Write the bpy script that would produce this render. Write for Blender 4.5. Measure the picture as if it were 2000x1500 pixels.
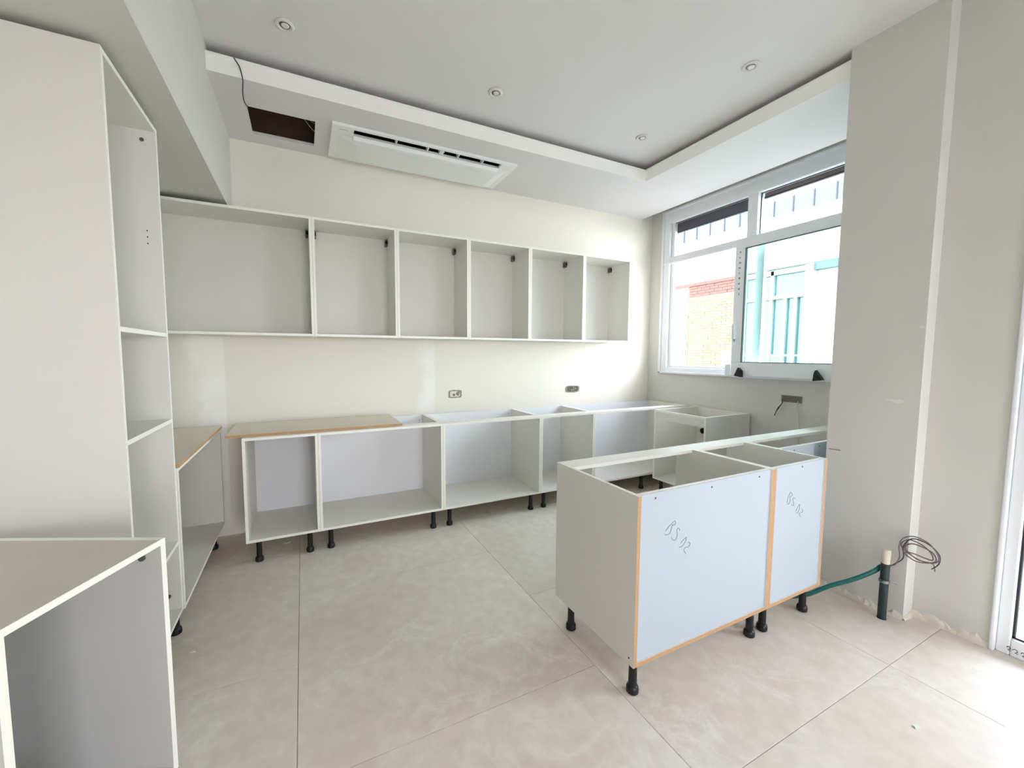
import bpy, bmesh, math, random
from mathutils import Vector, Matrix
random.seed(4)
SC = bpy.context.scene
for o in list(bpy.data.objects): bpy.data.objects.remove(o)
COL = SC.collection

# ------------------------------------------------------------------ camera
cam = bpy.data.cameras.new('camera'); camo = bpy.data.objects.new('camera', cam); COL.objects.link(camo)
R = Vector((0.9009169, -0.43397995, 0.00318534)); U = Vector((0.02896963, 0.06745927, 0.99730136)); F = Vector((0.43302367, 0.89839337, -0.07334743))
M = Matrix((R, U, -F)).transposed().to_4x4(); M.translation = Vector((0, 0, 1.4465)); camo.matrix_world = M
cam.sensor_width = 36; cam.sensor_fit = 'HORIZONTAL'; cam.lens = 783.2946 / 2000 * 36
cam.shift_x = 30.4814 / 2000; cam.shift_y = -0.767 / 2000; cam.clip_start = 0.02; cam.clip_end = 200
SC.camera = camo

# ------------------------------------------------------------------ light
W = bpy.data.worlds.new('world'); SC.world = W; W.use_nodes = True
wn = W.node_tree.nodes; wl = W.node_tree.links; wn.clear()
bg = wn.new('ShaderNodeBackground'); out = wn.new('ShaderNodeOutputWorld')
tc = wn.new('ShaderNodeTexCoord'); sx = wn.new('ShaderNodeSeparateXYZ'); cr = wn.new('ShaderNodeValToRGB')
wl.new(tc.outputs['Generated'], sx.inputs[0]); wl.new(sx.outputs['Z'], cr.inputs[0])
cr.color_ramp.elements[0].color = (0.96, 0.945, 1.0, 1); cr.color_ramp.elements[1].color = (0.72, 0.81, 1.0, 1)
wl.new(cr.outputs[0], bg.inputs[0]); bg.inputs[1].default_value = 4.5; wl.new(bg.outputs[0], out.inputs[0])
sun = bpy.data.lights.new('sun', 'SUN'); suno = bpy.data.objects.new('sun', sun); COL.objects.link(suno)
sun.energy = 3.0; sun.angle = math.radians(0.6); sun.color = (1.0, 0.94, 0.88)
suno.rotation_euler = Vector((-0.984, -0.18, -0.58)).to_track_quat('-Z', 'Y').to_euler()
def portal(loc, normal, sx_, sy_):
    l = bpy.data.lights.new('window_portal', 'AREA'); l.shape = 'RECTANGLE'; l.size = sx_; l.size_y = sy_
    o = bpy.data.objects.new('window_portal', l); COL.objects.link(o); o.location = loc
    o.rotation_euler = Vector(normal).to_track_quat('-Z', 'Y').to_euler(); l.cycles.is_portal = True
portal((4.0, 2.5, 2.17), (-1, 0, 0), 2.1, 2.0)
portal((3.14, 0.1, 1.25), (-1, 0, 0), 1.15, 2.6)
portal((1.0, -4.6, 1.25), (0, 1, 0), 1.7, 2.4)
vs = SC.view_settings; vs.view_transform = 'Standard'; vs.look = 'None'; vs.exposure = 1.98; vs.gamma = 1; vs.use_curve_mapping = False
SC.cycles.use_denoising = True; SC.cycles.max_bounces = 14; SC.cycles.diffuse_bounces = 10; SC.cycles.transparent_max_bounces = 16
SC.cycles.caustics_reflective = False; SC.cycles.caustics_refractive = False; SC.cycles.sample_clamp_indirect = 6

# ------------------------------------------------------------------ materials
def lin(c):
    c = c / 255
    return c / 12.92 if c <= .04045 else ((c + .055) / 1.055) ** 2.4
def rgb(r, g, b): return (lin(r), lin(g), lin(b), 1)
def mat(name, col, rough=.5, var=.0, scale=6., bump=0., metallic=0., spec=.4, bscale=None):
    m = bpy.data.materials.new(name); m.use_nodes = True; n = m.node_tree.nodes; l = m.node_tree.links
    b = n['Principled BSDF']; b.inputs['Roughness'].default_value = rough; b.inputs['Metallic'].default_value = metallic
    b.inputs['Specular IOR Level'].default_value = spec; b.inputs['Base Color'].default_value = col
    if var > 0 or bump > 0:
        t = n.new('ShaderNodeTexCoord'); z = n.new('ShaderNodeTexNoise'); z.inputs['Scale'].default_value = scale; z.inputs['Detail'].default_value = 5
        l.new(t.outputs['Object'], z.inputs['Vector'])
        if var > 0:
            x = n.new('ShaderNodeMix'); x.data_type = 'RGBA'; x.inputs['A'].default_value = tuple(c * (1 - var) for c in col[:3]) + (1,)
            x.inputs['B'].default_value = tuple(min(1, c * (1 + var)) for c in col[:3]) + (1,)
            l.new(z.outputs['Fac'], x.inputs['Factor']); l.new(x.outputs['Result'], b.inputs['Base Color'])
        if bump > 0:
            z2 = n.new('ShaderNodeTexNoise'); z2.inputs['Scale'].default_value = bscale or scale * 8; l.new(t.outputs['Object'], z2.inputs['Vector'])
            k = n.new('ShaderNodeBump'); k.inputs['Strength'].default_value = bump; k.inputs['Distance'].default_value = .004
            l.new(z2.outputs['Fac'], k.inputs['Height']); l.new(k.outputs['Normal'], b.inputs['Normal'])
    return m
MM = dict(
    ceil=mat('ceiling_paint', rgb(222, 220, 220), .8, .012, 2, .05, bscale=60),
    lip=mat('cove_paint', rgb(250, 250, 246), .7, .01, 2),
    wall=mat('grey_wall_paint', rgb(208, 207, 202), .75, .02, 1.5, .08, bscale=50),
    mel=mat('melamine_face', rgb(222, 220, 214), .45, .012, 3, .02, bscale=200),
    edge=mat('white_edge_band', rgb(240, 239, 230), .4),
    raw=mat('raw_particleboard', rgb(188, 150, 112), .9, .18, 90, .3, bscale=300),
    back=mat('dimmed_hardboard', rgb(178, 188, 197), .5, .01, 2),  # island backs: hardboard colour darkened to offset strong door light
    bback=mat('brightened_hardboard', rgb(228, 231, 236), .5, .01, 2),  # same hardboard, colour lightened where the back run gets too little light
    gmel=mat('grey_melamine', rgb(204, 203, 200), .45, .012, 3, .02, bscale=200),
    ply=mat('board_face', rgb(218, 210, 194), .5, .05, 7, .03),
    topn=mat('worn_top_panel', rgb(206, 199, 185), .85, .05, 5, .03),
    black=mat('black_plastic', rgb(20, 20, 22), .35),
    bracket=mat('grey_bracket', rgb(110, 104, 98), .4, metallic=.6),
    pvc=mat('white_pvc', rgb(232, 236, 240), .3),
    gasket=mat('black_gasket', rgb(40, 44, 50), .6),
    brass=mat('steel', rgb(150, 150, 150), .35, metallic=1),
    acw=mat('ac_plastic', rgb(238, 242, 240), .4),
    dark=mat('dark_void', rgb(16, 16, 16), .9),
    brownc=mat('bare_screed', rgb(112, 90, 80), .95, .2, 9, .5),
    lamp=mat('frosted_lens', rgb(225, 225, 222), .3),
    conc=mat('rough_mortar', rgb(224, 217, 204), .95, .12, 28, .8, bscale=70),
    mort=mat('grey_mortar', rgb(146, 144, 134), .95, .35, 60, .8, bscale=120),
    teal=mat('teal_hose', rgb(8, 92, 84), .4, .2, 30),
    pipe=mat('dark_green_pipe', rgb(34, 52, 52), .4, .3, 20),
    cap=mat('foam_plug', rgb(214, 206, 186), .9, .1, 30),
    wire=mat('grey_wire', rgb(120, 104, 104), .5),
    wirew=mat('white_wire', rgb(200, 198, 190), .5),
    wired=mat('dark_wire', rgb(58, 62, 72), .5),
    pencil=mat('pencil_line', rgb(124, 132, 148), .8),
    grout=mat('grout', rgb(172, 163, 152), .95),
    ground=mat('street_paving', rgb(150, 148, 142), .9, .1, 2),
    fac=mat('white_render', rgb(196, 198, 194), .9, .03, 3),
    roofm=mat('metal_cladding', rgb(70, 78, 86), .5, .03, 2),
    seam=mat('cladding_seam', rgb(40, 42, 50), .6),
    course=mat('red_brick', rgb(86, 64, 56), .9, .2, 12),
    frame_o=mat('facade_frame', rgb(136, 134, 128), .5),
    pane_o=mat('window_pane_grey', rgb(84, 98, 102), .6, .1, 3, spec=.2),
    win_o=mat('facade_glass', rgb(60, 92, 98), .12, .15, 3, spec=.8),
    shut=mat('plum_shutter', rgb(74, 68, 84), .6), shutb=mat('brown_shutter', rgb(128, 112, 112), .6),
    flake=mat('plaster_flake', rgb(226, 222, 214), .9),
    parapet=mat('grey_parapet', rgb(104, 110, 124), .8, .05, 4),
    blob=mat('filler', rgb(238, 234, 224), .9),
    corner=mat('lightened_wall_paint', rgb(222, 223, 220), .75, .03, 8),  # wall paint lightened: light on the return face put into its colour
)
def brickmat():
    m = mat('yellow_brick', rgb(205, 178, 122), .9); n = m.node_tree.nodes; l = m.node_tree.links
    oi = n.new('ShaderNodeObjectInfo'); r = n.new('ShaderNodeValToRGB'); l.new(oi.outputs['Random'], r.inputs[0])
    r.color_ramp.elements[0].color = rgb(104, 93, 70); r.color_ramp.elements[1].color = rgb(118, 107, 83)
    l.new(r.outputs[0], n['Principled BSDF'].inputs['Base Color']); return m
MM['brick'] = brickmat(); MM['bmort'] = mat('brick_mortar', rgb(86, 76, 60), .95)
def glassmat(name, tint, refl=.06):
    m = bpy.data.materials.new(name); m.use_nodes = True; n = m.node_tree.nodes; l = m.node_tree.links; n.clear()
    o = n.new('ShaderNodeOutputMaterial'); t = n.new('ShaderNodeBsdfTransparent'); g = n.new('ShaderNodeBsdfGlossy'); x = n.new('ShaderNodeMixShader')
    lw = n.new('ShaderNodeLayerWeight'); pw = n.new('ShaderNodeMath'); pw.operation = 'POWER'; pw.inputs[1].default_value = 5; l.new(lw.outputs['Facing'], pw.inputs[0])
    f = n.new('ShaderNodeMath'); f.operation = 'MULTIPLY_ADD'; f.inputs[1].default_value = .6; f.inputs[2].default_value = .03; l.new(pw.outputs[0], f.inputs[0])
    t.inputs[0].default_value = tint; g.inputs['Roughness'].default_value = .02
    l.new(f.outputs[0], x.inputs[0]); l.new(t.outputs[0], x.inputs[1]); l.new(g.outputs[0], x.inputs[2]); l.new(x.outputs[0], o.inputs[0]); return m
MM['glass'] = glassmat('clear_glass', (.94, .97, .97, 1)); MM['gglass'] = glassmat('green_double_glass', (.80, .955, .915, 1))
def tilemat():
    m = mat('stone_tile', rgb(200, 190, 176), .55, spec=.3); n = m.node_tree.nodes; l = m.node_tree.links; b = n['Principled BSDF']
    t = n.new('ShaderNodeTexCoord'); oi = n.new('ShaderNodeObjectInfo'); mp = n.new('ShaderNodeVectorMath'); mp.operation = 'ADD'
    cx = n.new('ShaderNodeCombineXYZ'); ml = n.new('ShaderNodeMath'); ml.operation = 'MULTIPLY'; ml.inputs[1].default_value = 40
    l.new(oi.outputs['Random'], ml.inputs[0]); l.new(ml.outputs[0], cx.inputs[2]); l.new(t.outputs['Object'], mp.inputs[0]); l.new(cx.outputs[0], mp.inputs[1])
    a = n.new('ShaderNodeTexNoise'); a.inputs['Scale'].default_value = 1.6; a.inputs['Detail'].default_value = 8; a.inputs['Distortion'].default_value = .8
    l.new(mp.outputs[0], a.inputs['Vector'])
    r = n.new('ShaderNodeValToRGB'); l.new(a.outputs['Fac'], r.inputs[0])
    r.color_ramp.elements[0].position = .3; r.color_ramp.elements[0].color = rgb(226, 214, 201)
    r.color_ramp.elements[1].position = .72; r.color_ramp.elements[1].color = rgb(238, 231, 223)
    # pale veins
    v = n.new('ShaderNodeTexNoise'); v.inputs['Scale'].default_value = 3.6; v.inputs['Detail'].default_value = 7; v.inputs['Roughness'].default_value = .62; v.inputs['Distortion'].default_value = .7
    l.new(mp.outputs[0], v.inputs['Vector'])
    s = n.new('ShaderNodeMath'); s.operation = 'SUBTRACT'; s.inputs[1].default_value = .5; l.new(v.outputs['Fac'], s.inputs[0])
    ab = n.new('ShaderNodeMath'); ab.operation = 'ABSOLUTE'; l.new(s.outputs[0], ab.inputs[0])
    vr = n.new('ShaderNodeValToRGB'); l.new(ab.outputs[0], vr.inputs[0]); vr.color_ramp.elements[0].color = (.6, .6, .6, 1); vr.color_ramp.elements[1].position = .045; vr.color_ramp.elements[1].color = (0, 0, 0, 1)
    g = n.new('ShaderNodeTexNoise'); g.inputs['Scale'].default_value = 1.1; l.new(mp.outputs[0], g.inputs['Vector'])
    gr = n.new('ShaderNodeValToRGB'); l.new(g.outputs['Fac'], gr.inputs[0]); gr.color_ramp.elements[0].position = .48; gr.color_ramp.elements[1].position = .62
    mm = n.new('ShaderNodeMath'); mm.operation = 'MULTIPLY'; l.new(vr.outputs[0], mm.inputs[0]); l.new(gr.outputs[0], mm.inputs[1])
    x = n.new('ShaderNodeMix'); x.data_type = 'RGBA'; x.inputs['B'].default_value = rgb(242, 238, 231)
    l.new(mm.outputs[0], x.inputs['Factor']); l.new(r.outputs[0], x.inputs['A'])
    # fine dust
    d = n.new('ShaderNodeTexNoise'); d.inputs['Scale'].default_value = 14; d.inputs['Detail'].default_value = 8; l.new(t.outputs['Object'], d.inputs['Vector'])
    dr = n.new('ShaderNodeValToRGB'); l.new(d.outputs['Fac'], dr.inputs[0]); dr.color_ramp.elements[0].position = .35; dr.color_ramp.elements[0].color = (.90, .89, .88, 1); dr.color_ramp.elements[1].position = .7
    x2 = n.new('ShaderNodeMix'); x2.data_type = 'RGBA'; x2.blend_type = 'MULTIPLY'; x2.inputs['Factor'].default_value = 1
    l.new(x.outputs['Result'], x2.inputs['A']); l.new(dr.outputs[0], x2.inputs['B']); l.new(x2.outputs['Result'], b.inputs['Base Color'])
    k = n.new('ShaderNodeBump'); k.inputs['Strength'].default_value = .12; k.inputs['Distance'].default_value = .003; l.new(v.outputs['Fac'], k.inputs['Height']); l.new(k.outputs['Normal'], b.inputs['Normal'])
    return m
MM['tile'] = tilemat()
def patchwall():
    """cream paint of the back wall with the two trowelled plaster repairs between the cabinets"""
    m = mat('cream_wall_paint', rgb(234, 230, 219), .75, .015, 1.5, .06, bscale=50); n = m.node_tree.nodes; l = m.node_tree.links; b = n['Principled BSDF']
    base = b.inputs['Base Color'].links[0].from_socket
    t = n.new('ShaderNodeTexCoord'); nz = n.new('ShaderNodeTexNoise'); nz.inputs['Scale'].default_value = 5; nz.inputs['Detail'].default_value = 6
    l.new(t.outputs['Object'], nz.inputs['Vector'])
    sub = n.new('ShaderNodeVectorMath'); sub.operation = 'SUBTRACT'; sub.inputs[1].default_value = (.5, .5, .5); l.new(nz.outputs['Color'], sub.inputs[0])
    sc = n.new('ShaderNodeVectorMath'); sc.operation = 'SCALE'; sc.inputs['Scale'].default_value = .30; l.new(sub.outputs[0], sc.inputs[0])
    ad = n.new('ShaderNodeVectorMath'); ad.operation = 'ADD'; l.new(t.outputs['Object'], ad.inputs[0]); l.new(sc.outputs[0], ad.inputs[1])
    sp = n.new('ShaderNodeSeparateXYZ'); l.new(ad.outputs[0], sp.inputs[0]); sp0 = n.new('ShaderNodeSeparateXYZ'); l.new(t.outputs['Object'], sp0.inputs[0])
    def rng(sock, a, c, e):
        m1 = n.new('ShaderNodeMapRange'); m1.inputs[1].default_value = a - e; m1.inputs[2].default_value = a + e; l.new(sock, m1.inputs[0])
        m2 = n.new('ShaderNodeMapRange'); m2.inputs[1].default_value = c - e; m2.inputs[2].default_value = c + e; m2.inputs[3].default_value = 1; m2.inputs[4].default_value = 0; l.new(sock, m2.inputs[0])
        q = n.new('ShaderNodeMath'); q.operation = 'MULTIPLY'; l.new(m1.outputs[0], q.inputs[0]); l.new(m2.outputs[0], q.inputs[1]); return q.outputs[0]
    def op(o, a, c):
        q = n.new('ShaderNodeMath'); q.operation = o
        for i, v in enumerate((a, c)):
            if isinstance(v, (int, float)): q.inputs[i].default_value = v
            else: l.new(v, q.inputs[i])
        return q.outputs[0]
    a = op('MULTIPLY', rng(sp.outputs[0], -.74, -.5, .035), rng(sp0.outputs[0], -1.2, -.548, .004))
    a = op('MULTIPLY', a, rng(sp.outputs[2], .1, 1.62, .05))
    c = op('MULTIPLY', rng(sp.outputs[0], 1.02, 1.16, .05), rng(sp0.outputs[0], .9, 1.135, .012)); c = op('MULTIPLY', c, rng(sp.outputs[2], .6, 1.56, .05))
    f = op('MAXIMUM', a, c)
    st = n.new('ShaderNodeTexNoise'); st.inputs['Scale'].default_value = 7; st.inputs['Detail'].default_value = 4; l.new(t.outputs['Object'], st.inputs['Vector'])
    f = op('MULTIPLY', f, op('ADD', op('MULTIPLY', st.outputs['Fac'], .9), .35))
    x = n.new('ShaderNodeMix'); x.data_type = 'RGBA'; x.inputs['B'].default_value = rgb(243, 242, 237); l.new(f, x.inputs['Factor']); l.new(base, x.inputs['A'])
    l.new(x.outputs['Result'], b.inputs['Base Color']); return m
MM['cream'] = patchwall()

# ------------------------------------------------------------------ mesh helpers
class MB:
    def __init__(s): s.v = []; s.f = []; s.m = []; s.mats = []
    def mi(s, k):
        m = MM[k]
        if m not in s.mats: s.mats.append(m)
        return s.mats.index(m)
    def box(s, x0, x1, y0, y1, z0, z1, k, **fm):
        """axis box; fm: face name (xm,xp,ym,yp,zm,zp) -> material"""
        b = len(s.v)
        s.v += [(x, y, z) for z in (z0, z1) for y in (y0, y1) for x in (x0, x1)]
        for n, q in (('zm', (0, 2, 3, 1)), ('zp', (4, 5, 7, 6)), ('ym', (0, 1, 5, 4)), ('yp', (2, 6, 7, 3)), ('xm', (0, 4, 6, 2)), ('xp', (1, 3, 7, 5))):
            s.f.append(tuple(b + i for i in q)); s.m.append(s.mi(fm.get(n, k)))
        return s
    def prism(s, pts, n0, n1, axis, k):
        """polygon pts (2D) extruded along axis from n0 to n1"""
        b = len(s.v); n = len(pts)
        def P(p, h): return {'x': (h, p[0], p[1]), 'y': (p[0], h, p[1]), 'z': (p[0], p[1], h)}[axis]
        s.v += [P(p, n0) for p in pts] + [P(p, n1) for p in pts]
        i = s.mi(k); s.f.append(tuple(range(b + n - 1, b - 1, -1))); s.f.append(tuple(range(b + n, b + 2 * n))); s.m += [i, i]
        for j in range(n):
            q = (j + 1) % n; s.f.append((b + j, b + q, b + n + q, b + n + j)); s.m.append(i)
        return s
    def lathe(s, prof, c, k, seg=20, axis='z'):
        """profile [(r, h)] about an axis through c"""
        b = len(s.v); i = s.mi(k)
        for r, h in prof:
            for j in range(seg):
                a = 2 * math.pi * j / seg; u, w = r * math.cos(a), r * math.sin(a)
                d = {'z': (u, w, h), 'x': (h, u, w), 'y': (u, h, w)}[axis]
                s.v.append((c[0] + d[0], c[1] + d[1], c[2] + d[2]))
        for p in range(len(prof) - 1):
            for j in range(seg):
                q = (j + 1) % seg; s.f.append((b + p * seg + j, b + p * seg + q, b + (p + 1) * seg + q, b + (p + 1) * seg + j)); s.m.append(i)
        s.f.append(tuple(b + j for j in range(seg))[::-1]); s.m.append(i)
        s.f.append(tuple(b + (len(prof) - 1) * seg + j for j in range(seg))); s.m.append(i)
        return s
    def tube(s, pts, r, k, seg=6, sub=4, flat=1.0):
        P = [Vector(p) for p in pts]
        if sub > 1 and len(P) > 2:
            Q = []
            for i in range(len(P) - 1):
                p0, p1, p2, p3 = P[max(0, i - 1)], P[i], P[i + 1], P[min(len(P) - 1, i + 2)]
                for j in range(sub):
                    t = j / sub; Q.append(.5 * ((2 * p1) + (p2 - p0) * t + (2 * p0 - 5 * p1 + 4 * p2 - p3) * t * t + (3 * p1 - p0 - 3 * p2 + p3) * t ** 3))
            Q.append(P[-1]); P = Q
        b = len(s.v); i = s.mi(k); n = len(P); up = None
        for a in range(n):
            d = (P[min(n - 1, a + 1)] - P[max(0, a - 1)]).normalized()
            if up is None: up = Vector((0, 0, 1)) if abs(d.z) < .9 else Vector((0, 1, 0))
            up = (up - d * up.dot(d)).normalized(); w = d.cross(up)
            for j in range(seg):
                t = 2 * math.pi * j / seg; q = P[a] + w * math.cos(t) * r * flat + up * math.sin(t) * r; s.v.append(tuple(q))
        for a in range(n - 1):
            for j in range(seg):
                q = (j + 1) % seg; s.f.append((b + a * seg + j, b + a * seg + q, b + (a + 1) * seg + q, b + (a + 1) * seg + j)); s.m.append(i)
        s.f.append(tuple(b + j for j in range(seg))[::-1]); s.f.append(tuple(b + (n - 1) * seg + j for j in range(seg))); s.m += [i, i]
        return s
    def mesh(s, name, smooth=False):
        me = bpy.data.meshes.new(name); me.from_pydata(s.v, [], s.f)
        for m in s.mats: me.materials.append(m)
        me.polygons.foreach_set('material_index', s.m)
        bm = bmesh.new(); bm.from_mesh(me); bmesh.ops.recalc_face_normals(bm, faces=bm.faces)
        if smooth:
            for f in bm.faces: f.smooth = len(f.verts) <= 4
            for e in bm.edges:
                if len(e.link_faces) == 2 and e.calc_face_angle() > .7: e.smooth = False
        bm.to_mesh(me); bm.free(); return me
    def obj(s, name, parent=None, smooth=False, loc=None, bevel=0, **props):
        o = bpy.data.objects.new(name, s.mesh(name, smooth)); COL.objects.link(o)
        if parent: o.parent = parent
        if loc: o.location = loc
        if bevel:
            b = o.modifiers.new('bevel', 'BEVEL'); b.width = bevel; b.segments = 2; b.limit_method = 'ANGLE'
        for k, v in props.items(): o[k] = v
        return o
def box(name, x0, x1, y0, y1, z0, z1, k, parent=None, bevel=0, props=None, **fm):
    o = MB().box(x0, x1, y0, y1, z0, z1, k, **fm).obj(name, parent, bevel=bevel)
    for a, b in (props or {}).items(): o[a] = b
    return o
def thing(name, label, cat, loc=(0, 0, 0), rz=0, group=None):
    o = bpy.data.objects.new(name, None); COL.objects.link(o); o.location = loc; o.rotation_euler = (0, 0, rz); o.empty_display_size = .1
    o['label'] = label; o['category'] = cat
    if group: o['group'] = group
    return o
def struct(o, label): o['kind'] = 'structure'; o['label'] = label; return o
def sempty(name, label, loc=(0, 0, 0)):
    o = bpy.data.objects.new(name, None); COL.objects.link(o); o.location = loc; o.empty_display_size = .1; return struct(o, label)

# ------------------------------------------------------------------ dimensions (metres)
XL = -1.19; YW = 3.716; XR = 3.906; XP = 2.9165; XP2 = 3.023; YP = 1.3225; YQ = .9205; YD = .640
ZS = 3.0664; ZF = 3.171; ZC = 3.217; XV = 2.944; YC = 2.905; XSE = 3.724; XK = -.4514; ZK = 2.497; YR = -4.5

# ------------------------------------------------------------------ floor with its tiles
fl = MB().box(XL - .25, XR + .3, YR - .25, YW + .25, -.25, -.009, 'grout').obj('floor'); struct(fl, 'large beige stone-look tiles laid in a running bond')
TW, TH, G = 1.2465, 1.195, .0010
for ci in range(-1, 4):
    x0 = -.06 + (ci) * TW; off = (.80 if ci % 2 == 1 or ci == 2 else 1.395)
    if ci == 2: off = .80
    if ci == 3: off = 1.395
    for ri in range(-5, 4):
        y0 = off + ri * TH
        a0, a1, b0, b1 = max(x0 + G, XL), min(x0 + TW - G, XR), max(y0 + G, YR), min(y0 + TH - G, YW)
        if a1 - a0 < .02 or b1 - b0 < .02: continue
        # keep clear of the pillar and of the solid wall outside the room
        if a1 > XP2 + .2 and b1 < YP: a1 = XP2 + .02
        if a1 - a0 < .02: continue
        cx, cy = (a0 + a1) / 2, (b0 + b1) / 2; w, h = (a1 - a0) / 2, (b1 - b0) / 2; dz = random.uniform(-.0003, .0003)
        MB().box(-w, w, -h, h, -.0088, 0, 'tile').obj('tile', fl, loc=(cx, cy, dz), bevel=.0012)

# ------------------------------------------------------------------ walls
wb = MB().box(XL - .2, XR + .25, YW, YW + .2, 0, 3.6, 'cream'); wb = wb.obj('wall_back'); struct(wb, 'cream back wall with two pale plaster repairs')
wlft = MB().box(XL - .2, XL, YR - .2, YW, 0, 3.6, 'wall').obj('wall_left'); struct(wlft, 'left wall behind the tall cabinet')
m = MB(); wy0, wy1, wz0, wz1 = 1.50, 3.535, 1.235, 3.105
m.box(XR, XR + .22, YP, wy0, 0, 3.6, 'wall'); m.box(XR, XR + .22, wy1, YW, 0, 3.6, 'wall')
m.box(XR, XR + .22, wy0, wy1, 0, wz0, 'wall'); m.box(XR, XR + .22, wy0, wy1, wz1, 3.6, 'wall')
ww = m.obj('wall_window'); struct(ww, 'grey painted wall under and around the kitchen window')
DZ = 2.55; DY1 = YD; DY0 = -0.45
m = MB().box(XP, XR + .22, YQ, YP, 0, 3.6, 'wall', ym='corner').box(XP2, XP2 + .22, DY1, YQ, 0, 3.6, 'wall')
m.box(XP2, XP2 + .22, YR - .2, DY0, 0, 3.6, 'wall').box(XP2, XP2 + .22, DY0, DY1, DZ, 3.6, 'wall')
wr = m.obj('wall_right'); struct(wr, 'grey wall with its stepped return face coloured lighter as if lit')
m = MB(); rx0, rx1, rz0, rz1 = .2, 1.8, .12, 2.4
m.box(XL, rx0, YR - .2, YR, 0, 3.6, 'wall').box(rx1, XP2, YR - .2, YR, 0, 3.6, 'wall').box(rx0, rx1, YR - .2, YR, 0, rz0, 'wall').box(rx0, rx1, YR - .2, YR, rz1, 3.6, 'wall')
struct(m.obj('wall_rear'), 'rear wall of the room with a wide opening')
# rough base of the right wall: ragged mortar left by the missing skirting
def ragged(name, along, c, a, b, sgn, hmax):
    m = MB(); n = int(abs(b - a) / .02); pts = []
    rr = random.Random(7)
    for i in range(n + 1):
        t = a + (b - a) * i / n; pts.append((t, hmax * (.62 + .38 * math.sin(t * 31) * math.sin(t * 83 + 1) + .18 * rr.random()), .004 + .007 * rr.random()))
    i0 = m.mi('conc')
    for t, h, d in pts:
        for q, z in ((d + .004, .0), (d, h * .55), (0.0, h)):
            m.v.append((c + sgn * q, t, z) if along == 'y' else (t, c + sgn * q, z))
    for i in range(n):
        for j in range(2):
            m.f.append((i * 3 + j, i * 3 + 3 + j, i * 3 + 4 + j, i * 3 + 1 + j)); m.m.append(i0)
    return m.obj(name, wr)
ragged('mortar_strip', 'y', XP - .0005, YQ, YP, -1, .04); ragged('mortar_strip', 'y', XP2 - .0005, YD, YQ - .001, -1, .055); ragged('mortar_strip', 'x', YQ - .0005, XP, XP2 - .002, -1, .03)
# touch-up smears on the right wall
m = MB(); m.prism([(1.02, 1.188), (1.05, 1.197), (1.066, 1.199), (1.045, 1.203), (1.0, 1.207), (.985, 1.203), (.983, 1.193), (.995, 1.186)], XP - .001, XP, 'x', 'flake'); m.obj('filler_smear', wr)
m = MB(); m.prism([(.928, 1.585), (.945, 1.592), (.945, 1.598), (.93, 1.6)], XP - .001, XP, 'x', 'flake'); m.obj('filler_smear', wr)
m = MB(); m.prism([(1.25, .868), (1.31, .868), (1.31, .874), (1.25, .875)], XP - .001, XP, 'x', 'mort'); m.obj('scratch', wr)

# ------------------------------------------------------------------ ceiling, cove, soffit, bulkhead
cs = MB().box(XL - .2, XV + .13, YR - .2, YC + .14, ZC, ZC + .12, 'ceil').box(XL - .2, XR + .25, YR - .2, YW + .2, 3.6, 3.75, 'ceil')
cs.box(XV + .13, XP2 + .3, YR - .2, YP, ZC, ZC + .12, 'ceil')
struct(cs.obj('ceiling'), 'flat white ceiling with recessed spotlights')
m = MB(); T = .022; hx0, hx1, hy0, hy1 = -.286, .128, 3.20, 3.574
ax0, ax1, ay0, ay1 = .30, 1.64, 3.17, 3.60
# soffit slab with the square hatch and the air conditioner's throat left open
def slab(x0, x1, y0, y1): m.box(x0, x1, y0, y1, ZS, ZS + T, 'ceil')
YL = YC + .0162; XW_ = XV + .0162
slab(XK, hx0, YL, YW); slab(hx0, hx1, YL, hy0); slab(hx0, hx1, hy1, YW); slab(hx1, ax0, YL, YW)
slab(ax0, ax1, YL, ay0); slab(ax0, ax1, ay1, YW); slab(ax1, XSE, YL, YW); slab(XW_, XSE, YP, YL)
m.box(XK, XV + .13, YC + .12, YC + .14, ZS + T, ZC, 'ceil'); m.box(XV + .12, XV + .14, YP, YC + .14, ZS + T, ZC + .1, 'ceil')
m.box(XSE - .02, XSE, YP, YW, ZS + T, 3.6, 'ceil')
so = m.obj('trim_1'); struct(so, 'lowered white ceiling border along the back wall and the window')
m = MB().box(XK, XV, YC, YC + .016, ZS, ZF, 'lip', zm='ceil').box(XV, XV + .016, YP, YC + .016, ZS, ZF, 'lip', zm='ceil')
m.box(XK, XV, YC - .004, YC, ZF - .018, ZF, 'lip').box(XV - .004, XV, YP, YC, ZF - .018, ZF, 'lip')
m.obj('cove_lip', so, label='bright white upstand of the light cove')
m = MB().box(hx0 - .03, hx1 + .12, YC + .16, YW, 3.56, 3.6, 'brownc').box(hx0 - .05, hx0 - .03, YC + .16, YW, ZS + T, 3.6, 'brownc').box(hx1 + .12, hx1 + .14, YC + .16, YW, ZS + T, 3.6, 'brownc').box(hx0 - .03, hx1 + .12, YW - .012, YW - .002, ZS + T, 3.56, 'brownc')
m.obj('hatch_lining', so, label='bare brown slab seen through the ceiling hatch')
bk = MB().box(XL, XK, YR, YW, ZK, ZC, 'wall'); struct(bk.obj('trim_2'), 'boxed beam above the tall cabinet on the left')

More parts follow.
